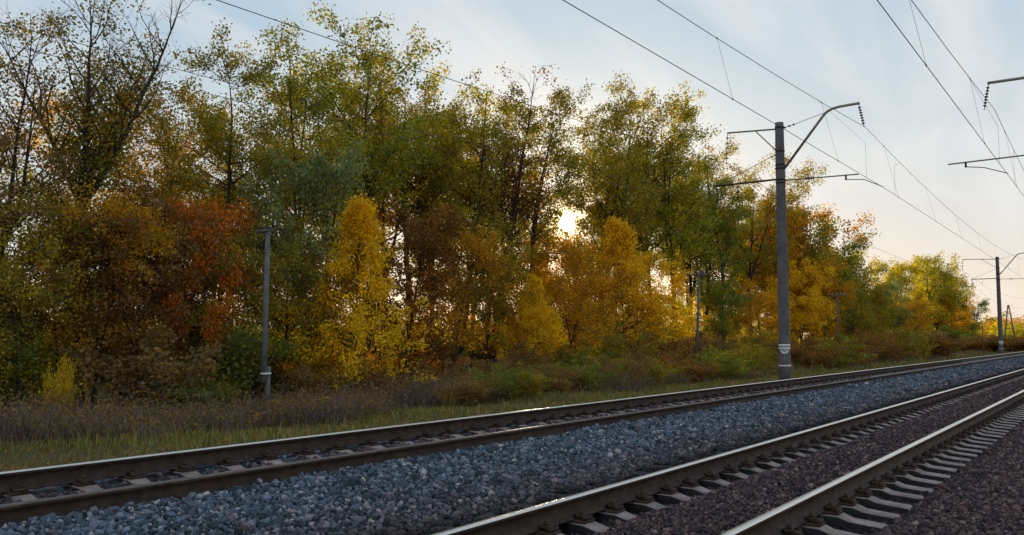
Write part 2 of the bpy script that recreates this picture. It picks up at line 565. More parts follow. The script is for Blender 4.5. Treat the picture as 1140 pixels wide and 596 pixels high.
for k in range(4):
    ic = N(ng, 'GeometryNodeMeshIcoSphere')
    ic.inputs['Radius'].default_value = 1.0
    ic.inputs['Subdivisions'].default_value = 1
    nz = N(ng, 'ShaderNodeTexNoise')
    nz.inputs['Scale'].default_value = 1.1
    nz.inputs['Detail'].default_value = 1
    po = N(ng, 'GeometryNodeInputPosition')
    ad = N(ng, 'ShaderNodeVectorMath', operation='ADD')
    LK(ng, po.outputs[0], ad.inputs[0])
    ad.inputs[1].default_value = (k*7.3, k*3.1, k*5.7)
    LK(ng, ad.outputs[0], nz.inputs['Vector'])
    su = N(ng, 'ShaderNodeVectorMath', operation='SUBTRACT')
    LK(ng, nz.outputs['Color'], su.inputs[0])
    su.inputs[1].default_value = (.5, .5, .5)
    sc = N(ng, 'ShaderNodeVectorMath', operation='SCALE')
    LK(ng, su.outputs[0], sc.inputs[0])
    sc.inputs[3].default_value = 1.9
    sp_n = N(ng, 'GeometryNodeSetPosition')
    LK(ng, ic.outputs[0], sp_n.inputs['Geometry'])
    LK(ng, sc.outputs[0], sp_n.inputs['Offset'])
    ss = N(ng, 'GeometryNodeSetShadeSmooth')
    ss.inputs['Shade Smooth'].default_value = False
    LK(ng, sp_n.outputs[0], ss.inputs[0])
    sm = N(ng, 'GeometryNodeSetMaterial')
    sm.inputs['Material'].default_value = STONE
    LK(ng, ss.outputs[0], sm.inputs[0])
    g2i = N(ng, 'GeometryNodeGeometryToInstance')
    LK(ng, sm.outputs[0], g2i.inputs[0])
    LK(ng, g2i.outputs[0], jn.inputs[0])
iop = N(ng, 'GeometryNodeInstanceOnPoints')
LK(ng, mtp.outputs[0], iop.inputs['Points'])
LK(ng, jn.outputs[0], iop.inputs['Instance'])
iop.inputs['Pick Instance'].default_value = True
ri = N(ng, 'FunctionNodeRandomValue', data_type='INT')
ri.inputs[4].default_value, ri.inputs[5].default_value = 0, 3
LK(ng, ri.outputs[2], iop.inputs['Instance Index'])
rr = N(ng, 'FunctionNodeRandomValue', data_type='FLOAT_VECTOR')
rr.inputs[1].default_value = (6.28, 6.28, 6.28)
rr.inputs['Seed'].default_value = 3
LK(ng, rr.outputs[0], iop.inputs['Rotation'])
rs = N(ng, 'FunctionNodeRandomValue', data_type='FLOAT_VECTOR')
rs.inputs[0].default_value, rs.inputs[1].default_value = (.7, .6, .5), (1.3, 1.2, 1.0)
rs.inputs['Seed'].default_value = 5
na = N(ng, 'GeometryNodeInputNamedAttribute', data_type='FLOAT')
na.inputs[0].default_value = 'size'
vs = N(ng, 'ShaderNodeVectorMath', operation='SCALE')
LK(ng, rs.outputs[0], vs.inputs[0])
LK(ng, na.outputs[0], vs.inputs[3])
LK(ng, vs.outputs[0], iop.inputs['Scale'])
LK(ng, iop.outputs[0], go.inputs[0])
st_o = link('ballast_stones', me, STONE)
st_o.modifiers.new('scatter', 'NODES').node_group = ng
tag(st_o, 'loose crushed grey and brown track ballast stones', 'ballast', kind='stuff')

# ------------------------------------------------------------------ tracks
# flat-bottom rail section, half outline in (y, z) with z measured from the rail top
half = [(0, 0), (.020, -.0005), (.031, -.004), (.0365, -.013), (.0355, -.034), (.026, -.043), (.010, -.052), (.0085, -.085),
        (.010, -.125), (.020, -.148), (.050, -.158), (.073, -.166), (.075, -.178), (0, -.178)]
sec = half+[(-y, z) for y, z in half[-2:0:-1]]


def rail_mesh():
    x = np.concatenate([np.arange(-14, 60, 2.0), np.geomspace(60, 1400, 40)])
    n = len(sec)
    v = np.array([(X, y, z) for X in x for y, z in sec])
    q, mi = [], []
    for i in range(len(x)-1):
        for j in range(n):
            k = (j+1) % n
            q.append((i*n+j, i*n+k, (i+1)*n+k, (i+1)*n+j))
            mi.append(1 if (j in (0, 1, 2) or j in (n-1, n-2, n-3)) else 0)
    m = mesh_of('rail', v, np.array(q), mi, smooth=False)
    m.materials.append(RAIL_M)
    m.materials.append(STEEL)
    return m


RAILME = rail_mesh()
DULLME = RAILME.copy()
DULLME.name = 'rail_dull'
DULLME.materials[1] = simple('rail_dull_steel', (.10, .078, .066), (.17, .135, .115), 5.0, .55, .5, bstr=0)


def sleeper_mesh(jit=0):
    st = [(-1.35, -.065, .070, .10), (-1.335, -.05, .078, .105), (-1.06, -.03, .08, .105), (-.98, 0, .085, .11), (-.62, 0, .085, .11), (-.5, -.03, .08, .105),
          (0, -.055, .075, .10)]
    st = st+[(-y, a, b, c) for y, a, b, c in st[-2::-1]]
    v, q = [], []
    for y, z, wt, wb in st:
        v += [(-wb, y, -.20), (-wt-.012, y, z-.012), (-wt, y, z), (wt, y, z), (wt+.012, y, z-.012), (wb, y, -.20)]
    n = 6
    for i in range(len(st)-1):
        for j in range(n):
            k = (j+1) % n
            q.append((i*n+j, i*n+k, (i+1)*n+k, (i+1)*n+j))
    b = MB()
    b.add(v, q)
    b.add(np.array(v[:6]), None, [(0, 1, 2), (0, 2, 3), (0, 3, 5), (3, 4, 5)])
    b.add(np.array(v[-6:]), None, [(0, 2, 1), (0, 3, 2), (0, 5, 3), (3, 5, 4)])
    m = b.mesh('sleeper')
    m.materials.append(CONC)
    m.materials.append(FLANK_SHADE)
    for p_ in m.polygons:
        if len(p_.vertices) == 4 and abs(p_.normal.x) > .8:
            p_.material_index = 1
    return m


SLEEPME = sleeper_mesh()
fb = MB()                                                    # base plate, clamps and bolts on either side of the rail foot
fb.box(-.085, .085, -.19, .19, .001, .021)
for s in (-1, 1):
    fb.box(-.045, .045, s*.055 if s > 0 else -.125, .125 if s > 0 else -.055, .034, .062)
    fb.tube([(0, s*.105, .06), (0, s*.105, .10)], .017, 6)
    fb.tube([(0, s*.105, .062), (0, s*.105, .082)], .026, 6)
    fb.box(-.06, .06, s*.14 if s > 0 else -.185, .185 if s > 0 else -.14, .021, .05)
    for a in (-.055, .055):
        fb.tube([(a, s*.165, .02), (a, s*.165, .068)], .015, 6)
FASTME = fb.mesh('rail_fastening')
FASTME.materials.append(RAIL_M)


def track(label, yc, ztop, x0, nearest):
    t = thing('railway_track', label, 'railway track', (0, yc, ztop-SEAT))
    for s in (1, -1):
        r = link('rail', DULLME if (s < 0 and yc > 5) else RAILME, None, t)
        r.location = (0, s*HG, SEAT-.0002)
    k0 = int((-9-x0)/SLP)
    rr_ = random.Random(int(yc*100))
    rest = []
    for k in range(k0, k0+330):
        x = x0+k*SLP+rr_.uniform(-.03, .03)
        if k-k0 < nearest:
            s_ = link('sleeper', SLEEPME, None, t)
            s_.location = (x, rr_.uniform(-.015, .015), rr_.uniform(-.004, .004))
            s_.rotation_euler = (0, 0, rr_.uniform(-.012, .012))
            for sd in (1, -1):
                f_ = link('rail_fastening', FASTME, None, s_)
                f_.location = (0, sd*HG-s_.location.y, 0)
        else:
            rest.append(x)
    nv = len(SLEEPME.vertices)
    co = np.empty(nv*3, np.float32)
    SLEEPME.vertices.foreach_get('co', co)
    co = co.reshape(-1, 3)
    qs = np.array([list(p_.vertices) for p_ in SLEEPME.polygons if len(p_.vertices) == 4])
    V = np.concatenate([co+np.array([x, 0, 0]) for x in rest])
    Q = np.concatenate([qs+i*nv for i in range(len(rest))])
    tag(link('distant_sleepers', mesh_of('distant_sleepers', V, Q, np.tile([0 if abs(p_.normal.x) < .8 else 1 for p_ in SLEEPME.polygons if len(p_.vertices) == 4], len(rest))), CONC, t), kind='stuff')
    t.children[-1].data.materials.append(FLANK_SHADE)
    return t


track('near railway track with exposed concrete sleepers and brown ballast, lower right', YR, ZR, SX0R, 150)
track('far railway track with its rails deep in grey ballast, beside the wood', YL, ZL, SX0L, 120)

# ------------------------------------------------------------------ overhead line masts


def insulator(parent, p0, p1, n=6, r=.075, name='insulator'):
    p0, p1 = np.array(p0, float), np.array(p1, float)
    b = MB()
    b.tube([p0, p1], .014, 6)
    for i in range(n):
        a = .16+.68*i/(max(n-1, 1))
        c = p0+(p1-p0)*a
        d = (p1-p0)/np.linalg.norm(p1-p0)
        b.tube([c-d*.035, c-d*.012, c+d*.012, c+d*.02], [.03, r, r*.92, .03], 10)
    return b.build(name, INSUL, parent)


def mast(X, Y, sgn, label, arm1=2.15, arm2=2.75, rod=2.93, post=2.47, reg=((3.11,), (3.76,)), bent=3.04, base=.6, feeders=True, marks=True):
    """sgn=+1: bracket reaches towards -Y; all offsets d are measured from the pole towards the track"""
    t = thing('overhead_line_mast', label, 'mast', (X, Y, 0), 0, 'concrete masts of the overhead line')
    P = lambda d, z, x=0.0: (x, -sgn*d, z)
    TOP = CZ+8.5
    b = MB()
    zz = np.linspace(base, TOP, 12)
    b.tube([(0, 0, z) for z in zz], np.linspace(.225, .165, 12), 20)
    b.build('pole', MASTC, t, smooth=False)
    for z in (TOP-.2, TOP-1.15, TOP-1.7, CZ+6.66, CZ+6.2, TOP-2.42):
        b = MB()
        r = np.interp(z, [base, TOP], [.225, .165])
        b.tube([(0, 0, z-.035), (0, 0, z+.035)], r+.012, 20)
        b.build('strap', DARKM, t)
    if feeders:
        b = MB()
        b.tube([P(-.10, TOP-.24), P(-arm1, TOP-.1)], .035, 8)
        b.build('feeder_arm', GALV, t)
        b = MB()
        b.tube([P(-arm1*.45, TOP-.2), P(-.15, TOP-1.1)], .025, 6)
        b.build('brace', GALV, t)
        insulator(t, P(-arm1, TOP-.12), P(-arm1-.06, TOP-1.35), 5, .06)
        b = MB()
        b.tube([P(-.12, CZ+6.24), P(-arm2, CZ+6.24)], .04, 8)
        b.build('lower_feeder_arm', DARKM, t)
        b = MB()
        b.tube([P(-.14, CZ+7.25), P(-arm2+.1, CZ+6.26)], .012, 6)
        b.build('tie_rod', GALV, t)
        for dd in (arm2-.1, arm2-1.0):
            insulator(t, P(-dd, CZ+6.2), P(-dd, CZ+5.58), 3, .085)
    # bent bracket
    b = MB()
    b.tube([P(.18, CZ+6.66), P(1.72, CZ+8.54), P(1.86, CZ+8.66), P(2.05, CZ+8.74), P(2.3, CZ+8.775), P(bent, CZ+8.79)], .05, 10)
    b.build('bent_bracket', GALV, t, smooth=True)
    b = MB()
    b.tube([P(.6, TOP-.15), P(1.88, CZ+8.66)], .011, 6)
    b.build('tie_rod', GALV, t)
    insulator(t, P(.15, TOP-.24), P(.65, TOP-.14), 3, .05)
    insulator(t, P(bent-.03, CZ+8.76), P(bent+.14, CZ+7.86), 7, .06)
    # registration rod and arm
    b = MB()
    b.tube([P(.14, CZ+6.17), P(rod, CZ+6.10)], .026, 8)
    b.build('registration_rod', GALV, t)
    insulator(t, P(.95, CZ+6.15), P(1.35, CZ+6.14), 4, .07)
    b = MB()
    b.tube([P(post, CZ+6.13), P(post, CZ+5.93)], .035, 8)
    b.build('registration_drop', DARKM, t)
    ra = MB()
    ra.tube([P(post, CZ+5.95)]+[P(d, CZ+z) for d, z in reg], .016, 6)
    ra.build('registration_arm', DARKM, t)
    if marks:
        zb = CZ-.30
        for za, zc, nm in ((zb-.045, zb+.045, 'white_band'), (zb-.16, zb-.075, 'white_band'), (CZ-1.11, CZ-1.05, 'white_band')):
            b = MB()
            b.tube([(0, 0, za), (0, 0, zc)], np.interp(za, [base, TOP], [.225, .165])+.004, 24)
            b.build(nm, WHITE, t)
        # rounded white number shield below the bands, with a dark numeral ring, facing the camera side
        fa = math.atan2(-Y, -X)
        rp = np.interp(zb, [base, TOP], [.225, .165])+.009

        def patch(cx, cz_, rad, mat_, name, r_off, lower=True, inner=0.0):
            n = 18
            v, q = [], []
            for i in range(n+1):
                a = (math.pi+math.pi*i/n) if lower else (2*math.pi*i/n)
                for rr2 in (inner, rad):
                    u, w = cx+rr2*math.cos(a), cz_+rr2*math.sin(a)
                    an = fa+u/rp
                    v.append(((rp+r_off)*math.cos(an), (rp+r_off)*math.sin(an), w))
            for i in range(n):
                q.append((2*i, 2*i+1, 2*i+3, 2*i+2))
            bb = MB()
            bb.add(v, q)
            return bb.build(name, mat_, t)
        patch(0, zb-.155, .17, WHITE, 'number_shield', .001)
        patch(0.0, zb-.225, .036, BLACK, 'numeral', .004, False, .018)
        bb = MB()
        for u, z0, z1 in ((-.027, zb-.225, zb-.165),):
            an = [fa+(u+du)/rp for du in (-.011, .011)]
            v = [((rp+.004)*math.cos(a), (rp+.004)*math.sin(a), z) for z in (z0, z1) for a in an]
            bb.add(v, [(0, 1, 3, 2)])
        bb.build('numeral', BLACK, t)
    return t


MX, MX2 = 32.32, 99.66
mast(MX, 10.80, 1, 'tall concrete mast with white bands beside the far track, bracket over the rails',
     reg=((3.11, 5.88), (3.76, 5.54)))
mast(MX2, 10.80, 1, 'distant concrete mast at the right edge, small beside the far track',
     arm1=3.2, arm2=2.5, reg=((3.0, 5.88), (3.2, 5.62)))
mast(MX, -.226, -1, 'mast right of the picture whose bracket and rod reach in over the near track',
     bent=3.78, rod=5.1, post=4.55, reg=((4.0, 5.86), (3.3, 5.58)), feeders=False, marks=False)

# ------------------------------------------------------------------ wires
MASTX = [MX-2*67.34, MX-67.34, MX, MX2, MX2+67.3, MX2+134.6]


def catenary(label, yc, zig, msgy):
    t = thing('catenary', label, 'overhead wire', (0, yc, CZ))
    cont, mess, spanpts = [], [], []
    for a in range(len(MASTX)-1):
        x0, x1 = MASTX[a], MASTX[a+1]
        for u in np.linspace(0, 1, 15)[:-1]:
            x = x0+(x1-x0)*u
            y = zig*(1-2*u)*(1 if a % 2 == 0 else -1)
            cont.append((x, y, 5.53+.12*4*u*(1-u)*.4))
            mess.append((x, msgy+(y-msgy)*0, 7.84-1.12*4*u*(1-u)))
    b = MB()
    b.tube(mess, .0085, 5)
    b.build('messenger_wire', WIRE, t)
    b = MB()
    b.tube(cont, .0085, 5)
    b.build('contact_wire', WIRE, t)
    ca, ma = np.array(cont), np.array(mess)
    x = MASTX[1]+3.0
    while x < MASTX[4]:
        if min(abs(x-m) for m in MASTX) > 2.5:
            zc, yc_ = np.interp(x, ca[:, 0], ca[:, 2]), np.interp(x, ca[:, 0], ca[:, 1])
            zm, ym = np.interp(x, ma[:, 0], ma[:, 2]), np.interp(x, ma[:, 0], ma[:, 1])
            b = MB()
            b.tube([(x, yc_, zc), (x, ym, zm)], .0035, 4)
            b.tube([(x-.03, yc_, zc), (x+.03, yc_, zc)], .018, 5)
            b.tube([(x-.03, ym, zm), (x+.03, ym, zm)], .018, 5)
            b.build('dropper', WIRE, t)
        x += 8.4
    # stitch wire hanging in a V either side of the masts
    for mx in MASTX[2:4]:
        for s in (-1, 1):
            b = MB()
            xx = mx+s*6.0
            b.tube([(xx, np.interp(xx, ma[:, 0], ma[:, 1]), np.interp(xx, ma[:, 0], ma[:, 2])),
                    (mx+s*2.2, np.interp(mx+s*2.2, ca[:, 0], ca[:, 1]), 6.75)], .004, 4)
            b.tube([(mx+s*2.2, np.interp(mx+s*2.2, ca[:, 0], ca[:, 1]), 6.75),
                    (mx+s*2.2, np.interp(mx+s*2.2, ca[:, 0], ca[:, 1]), np.interp(mx+s*2.2, ca[:, 0], ca[:, 2]))], .0035, 4)
            b.build('stitch_wire', WIRE, t)
    return t


catenary('messenger, droppers and contact wire strung above the far track', YL, -.40, .13)
catenary('messenger, droppers and contact wire strung above the near track at upper right', YR, -.05, .26)


def span_wire(name, label, y, z, sag, r=.007, y2=None, cat='wire', grp=None):
    b = MB()
    p_ = []
    yy = [y, y, y, y2 if y2 else y, y, y]
    for a in range(len(MASTX)-1):
        for u in np.linspace(0, 1, 21)[:-1]:
            p_.append((MASTX[a]+(MASTX[a+1]-MASTX[a])*u, yy[a]+(yy[a+1]-yy[a])*u, z-sag*4*u*(1-u)))
    b.tube(p_, r, 5)
    return tag(b.build(name, WIRE), label, cat, grp)


span_wire('feeder_wire', 'upper feeder wire on the mast top arm, crossing the sky at upper left', 13.0, CZ+7.15, 1.2, .009, 14.0)
span_wire('feeder_wire', 'lower outer feeder wire running through the bare tree at upper left', 13.45, CZ+5.58, 1.25, .006, 13.2)
span_wire('feeder_wire', 'lower inner feeder wire on the mast lower arm, nearest the pole', 12.55, CZ+5.58, 1.25, .006, 12.3)

# ------------------------------------------------------------------ telegraph poles by the wood
TP = [(-18.2, 23.5, 6.25), (17.66, 23.5, 6.25), (55.8, 25, 7.2), (92.0, 25, 7.2)]


def telegraph_pole(X, Y, label, lean=0.0, h=7.2, arm=True):
    z0 = float(ground_z(X, Y))
    t = thing('telegraph_pole', label, 'pole', (X, Y, z0), 0, 'telegraph poles along the wood')
    b = MB()
    b.tube([(0, 0, 1.0), (0, lean*.5, h*.5), (0, lean, h)], [.105, .092, .08], 12)
    b.build('shaft', WOOD, t, True)
    b = MB()
    b.tube([(.16, 0, -.3), (.16, 0, 1.55)], [.10, .09], 8)
    b.build('concrete_stub', STUBC, t)
    b = MB()
    b.tube([(.07, 0, 1.28), (.07, 0, 1.34)], [.185, .185], 14)
    b.build('wire_binding', WHITE, t)
    if not arm:
        b = MB()
        b.tube([(0, 0, h-.02), (0, 0, h+.06)], [.11, .06], 10)
        b.build('cap', DARKM, t)
        b = MB()
        b.box(-.14, -.08, -.42, .42, h-.14, h-.06)
        b.build('crossarm', WOOD, t)
        for zc in (h-.15, h-.75):
            b = MB()
            b.tube([(0, .08, zc), (0, .34, zc), (0, .36, zc+.12)], .014, 6)
            b.build('hook', DARKM, t)
            b = MB()
            b.tube([(0, .36, zc+.10), (0, .36, zc+.13), (0, .36, zc+.2), (0, .36, zc+.24)], [.03, .05, .045, .02], 8)
            b.build('pin_insulator', DARKM, t)
    for zc, L in ((h-.35, .9),) if arm else ():
        b = MB()
        b.box(-.16, -.09, lean-L, lean+L, zc-.05, zc+.05)
        b.build('crossarm', WOOD, t)
        for dy in (-.8, -.45, .45, .8):
            b = MB()
            b.tube([(-.125, lean+dy, zc+.05), (-.125, lean+dy, zc+.13), (-.125, lean+dy, zc+.15), (-.125, lean+dy, zc+.22), (-.125, lean+dy, zc+.26)], [.012, .012, .045, .04, .02], 8)
            b.build('pin_insulator', WHITE, t)
    return t


telegraph_pole(17.66, 23.5, 'grey telegraph pole standing clear in front of the trees at left', 0.0, 6.25, False)
telegraph_pole(55.8, 25, 'grey telegraph pole with crossarm half sunk in bushes left of the mast', -.35, 7.4)
telegraph_pole(92.0, 25, 'faint telegraph pole with crossarm right of the mast, behind orange bushes', 0.0, 7.4)
for dy in (-.8, .8):
    b = MB()
    p_ = []
    for a in range(len(TP)-1):
        h_ = 7.0
        for u in np.linspace(0, 1, 13)[:-1]:
            p_.append((TP[a][0]+(TP[a+1][0]-TP[a][0])*u-.125, TP[a][1]+(TP[a+1][1]-TP[a][1])*u+dy*(.5+.5*min(1, max(0, a-1+u))), TP[a][2]+(TP[a+1][2]-TP[a][2])*u+.02-.7*4*u*(1-u)))
    p_.append((TP[-1][0]-.125, 25+dy, 7.22))
    b.tube(p_, .005, 4)
    tag(b.build('telegraph_wire', WIRE), 'thin telegraph wire on the %s end of the pole crossarms' % ('track' if dy < 0 else 'wood'), 'wire')

# A-shaped braced pole far off and a rusty post at the distant mast
d_ = ray(1124, 372)
d_ = d_/math.hypot(d_[0], d_[1])*172
zA = float(ground_z(d_[0], d_[1]))
t = thing('braced_pole', 'A-shaped braced pole far off beside the distant mast', 'pole', (d_[0], d_[1], zA))
for s in (-1, 1):
    b = MB()
    cx_, cy_ = math.sin(YAW)*s*1.25, -math.cos(YAW)*s*1.25
    b.tube([(cx_, cy_, -.2), (cx_*.06, cy_*.06, 8.2)], [.14, .10], 8)
    b.build('leg', WOOD, t)
b = MB()
b.box(-.05, .05, -.5, .5, 4.0, 4.12)
b.build('crossbar', WOOD, t)
t = thing('marker_post', 'thin rusty post just left of the distant mast', 'post', (95.5, 11.9, float(ground_z(95.5, 11.9))))
b = MB()
b.tube([(0, 0, -.2), (0, 0, 3.2)], [.05, .045], 8)
b.build('pipe', RUSTP, t)
b = MB()
b.tube([(0, 0, 3.2), (0, 0, 3.26)], [.06, .03], 8)
b.build('cap', RUSTP, t)

# ------------------------------------------------------------------ plants


def leaf_quads(rng, anchors, per, sigma, size, droop=.25):
    """small folded leaf blades scattered about anchor points"""
    n = len(anchors)*per
    c = np.repeat(anchors, per, 0)+rng.normal(0, sigma, (n, 3))*np.array([1, 1, .8])
    d = rng.normal(0, 1, (n, 3))
    d[:, 2] -= droop
    d /= np.linalg.norm(d, axis=1)[:, None]
    e = rng.normal(0, 1, (n, 3))
    e[:, 2] *= .6
    w = np.cross(d, e)
    w /= np.linalg.norm(w, axis=1)[:, None]+1e-9
    nn = np.cross(d, w)
    L = size*rng.uniform(.6, 1.3, n)[:, None]
    wd = L*rng.uniform(.30, .42, n)[:, None]
    v = np.stack([c-d*L*.5, c+w*wd+nn*L*.1-d*L*.05, c+d*L*.5, c-w*wd+nn*L*.1-d*L*.05], 1).reshape(-1, 3)
    q = np.arange(n*4).reshape(-1, 4)
    return v, q


def path(rng, p, d, L, n, wob, up):
    pts_ = [np.array(p, float)]
    d = np.array(d, float)
    d /= np.linalg.norm(d)
    for i in range(n):
        d = d+rng.normal(0, wob, 3)+np.array([0, 0, up])
        d /= np.linalg.norm(d)
        pts_.append(pts_[-1]+d*L/n)
    return np.array(pts_)


def make_tree(seed, H=17., r0=.17, leaders=2, fork=.35, spread=.18, base=.38, crx=3.2, limbs=13, twigs=7, per=9, size=.16,
              sigma=.26, leafy=lambda u, rng: 1.0-.3*u*u, shape=None, limb_up=.55, name='tree', tall_twigs=0):
    rng = np.random.default_rng(seed)
    wood = MB()
    anchors = []
    shape = shape or (lambda u: .34+.72*math.sin(math.pi*(.16+.74*u)))
    tr = path(rng, (0, 0, -.15), (rng.normal(0, .04), rng.normal(0, .04), 1), H*fork+.15, 6, .035, .03)
    wood.tube(tr, np.linspace(r0, r0*.78, len(tr))+np.array([r0*.35]+[0]*(len(tr)-1)), 8, False)
    lead = []
    for k in range(leaders):
        a = 2*math.pi*(k+rng.uniform(-.2, .2))/leaders+rng.uniform(0, 1)
        sp = spread*(rng.uniform(.7, 1.3) if leaders > 1 else .3)
        hl = H*(1-fork)*(1.0 if k == 0 else rng.uniform(.72, .96))
        p_ = path(rng, tr[-1], (math.cos(a)*sp, math.sin(a)*sp, 1), hl, 9, .055, .03)
        rr0 = r0*.78*(.95 if leaders == 1 else .78)
        rad = rr0*(1-np.linspace(0, 1, len(p_))*.93)
        wood.tube(p_, rad, 7, False)
        lead.append((p_, rad))
    allp = [(tr, np.linspace(r0, r0*.78, len(tr)))]+lead
    for li, (p_, rad) in enumerate(allp):
        nl = limbs if li else max(0, int(limbs*(fork-base)/max(.05, 1-fork)*1.3)) if fork > base else 0
        for k in range(nl):
            u = rng.uniform(.04, .93) if li else rng.uniform(base/fork, 1)
            i = u*(len(p_)-1)
            i0 = min(int(i), len(p_)-2)
            q0 = p_[i0]+(p_[i0+1]-p_[i0])*(i-i0)
            hz = q0[2]/H
            uc = np.clip((hz-base)/(1-base), 0, 1)
            if hz < base*.98:
                continue
            a = rng.uniform(0, 2*math.pi)
            L = crx*shape(uc)*rng.uniform(.65, 1.15)
            lp = path(rng, q0, (math.cos(a), math.sin(a), limb_up+rng.normal(0, .2)), L, 5, .12, .07)
            lr = max(.012, min(rad[i0]*.55, .012+.014*L))
            wood.tube(lp, np.linspace(lr, .006, len(lp)), 5, False)
            for m in range(twigs):
                v = rng.uniform(.28, 1)
                j = v*(len(lp)-1)
                j0 = min(int(j), len(lp)-2)
                s0 = lp[j0]+(lp[j0+1]-lp[j0])*(j-j0)
                dd = (lp[j0+1]-lp[j0])
                dd = dd/np.linalg.norm(dd)+rng.normal(0, .75, 3)
                tl = (.35+.28*L*(1-.4*v))*rng.uniform(.6, 1.2)
                tp = path(rng, s0, dd, tl, 3, .18, .04)
                wood.tube(tp, np.linspace(.008, .003, 4), 3, False)
                if rng.random() < leafy(uc, rng):
                    anchors += [tp[1]*.4+tp[2]*.6, tp[2]*.3+tp[3]*.7, tp[3]]
    anchors = np.array(anchors)
    v, q = leaf_quads(rng, anchors, per, sigma, size)
    wm = wood.mesh('trunk', True)
    wm.materials.append(BARK)
    lm = mesh_of('crown', v, q)
    lm.materials.append(PAL['olive'])
    return wm, lm, H


def make_shrub(seed, H=2.4, rad=1.2, stems=22, per=10, size=.11, sigma=.13, twigs=9):
    rng = np.random.default_rng(seed)
    wood = MB()
    anchors = []
    for k in range(stems):
        a = rng.uniform(0, 2*math.pi)
        o = rng.uniform(0, .35)*rad
        tilt = rng.uniform(.1, .75)
        L = H*rng.uniform(.65, 1.1)
        sp = path(rng, (math.cos(a)*o, math.sin(a)*o, -.08), (math.cos(a)*tilt, math.sin(a)*tilt, 1), L, 6, .12, -.015)
        wood.tube(sp, np.linspace(.014, .004, 7), 4, False)
        for m in range(twigs):
            j = rng.uniform(1.2, 6)
            j0 = min(int(j), 5)
            s0 = sp[j0]+(sp[j0+1]-sp[j0])*(j-j0)
            d = rng.normal(0, 1, 3)
            d[2] = abs(d[2])*.6
            tp = path(rng, s0, d, rng.uniform(.25, .6)*rad*.6, 3, .2, .03)
            wood.tube(tp, np.linspace(.005, .002, 4), 3, False)
            anchors += [tp[1], tp[2], tp[3]]
    wm = wood.mesh('stems', False)
    wm.materials.append(TWIG)
    v, q = leaf_quads(rng, np.array(anchors), per, sigma, size)
    lm = mesh_of('foliage', v, q)
    lm.materials.append(PAL['green'])
    return wm, lm, H


PROTO = {}
cone = lambda u: max(.06, 1.2*(1-u)**1.15)
rnd = lambda u: math.sqrt(max(.05, 1-(2*u-.85)**2*.75))
for k in range(4):
    PROTO['oak%d' % k] = make_tree(11+k, H=16.5, leaders=2+k % 2, fork=.30+.04*k, base=.36, crx=4.0, limbs=11 if k % 2 else 15, twigs=8, per=18, size=.135, sigma=.21)
    PROTO['tall%d' % k] = make_tree(31+k, H=18., r0=.15, leaders=1+(k % 2), fork=.42, spread=.10, base=.26, crx=3.3, limbs=25 if k % 2 == 0 else 14, twigs=8, per=18, size=.135, sigma=.21)
    PROTO['maple%d' % k] = make_tree(51+k, H=7.5, r0=.07, leaders=2, fork=.26, spread=.22, base=.17, crx=2.7, limbs=16, twigs=7, per=16, size=.12,
                                     sigma=.17, shape=rnd, limb_up=.4)
for k in range(2):
    PROTO['cone%d' % k] = make_tree(71+k, H=9., r0=.07, leaders=1, fork=.2, base=.08, crx=3.1, limbs=62, twigs=7, per=13, size=.125, sigma=.16,
                                    shape=cone, limb_up=.3)
    PROTO['sparse%d' % k] = make_tree(81+k, H=17., leaders=3, fork=.40, spread=.30, base=.36, crx=3.0, limbs=16, twigs=9, per=12, size=.135,
                                      leafy=lambda u, rng: .75-.75*u, limb_up=.9)
for k in range(4):
    PROTO['shrub%d' % k] = make_shrub(91+k, H=2.2+.3*k, rad=1.2+.15*k)
for k in range(2):
    PROTO['thin%d' % k] = make_shrub(97+k, H=2.0, rad=1.1, stems=26, per=1, twigs=9, size=.07)
    PROTO['weed%d' % k] = make_shrub(103+k, H=1.0, rad=.5, stems=9, per=4, twigs=4, size=.10, sigma=.08)
for k in range(3):
    PROTO['round%d' % k] = make_tree(141+k, H=12., r0=.14, leaders=3, fork=.18, spread=.28, base=.10, crx=3.6, limbs=17, twigs=8, per=16, size=.19, sigma=.30,
                                     shape=rnd, limb_up=.45, leafy=lambda u, rng: 1.0)
PROTO['hero'] = make_tree(208, H=18.5, r0=.22, leaders=5, fork=.46, spread=.36, base=.36, crx=3.0, limbs=20, twigs=10, per=11, size=.13,
                          leafy=lambda u, rng: max(.02, .75-.95*u), limb_up=1.3)

TR = random.Random(5)


def plant(proto, X, Y, H, pal, label, cat='tree', name='broadleaf_tree', group=None, rz=None, wide=1.0):
    wm, lm, h0 = PROTO[proto]
    s = H/h0
    z0 = float(ground_z(X, Y))
    t = thing(name, label, cat, (X, Y, z0-.03), TR.uniform(0, 6.28) if rz is None else rz, group)
    t.scale = (s*wide, s*wide, s)
    shrub = cat in ('shrub', 'weed')
    w = link('stems' if shrub else 'trunk', wm, None, t)
    c = link('foliage' if shrub else 'crown', lm, None, t)
    c.material_slots[0].link = 'OBJECT'
    c.material_slots[0].material = PAL[pal]
    return t


def plant_px(proto, px, top, Y, pal, label, **kw):
    """stand a plant at distance row Y where its stem shows at px; its height follows from the row its top reaches"""
    p_ = on_y(px, 372, Y)
    H = on_y(px, top, Y)[2]-float(ground_z(p_[0], Y))
    return plant(proto, p_[0], Y, H, pal, label, **kw)


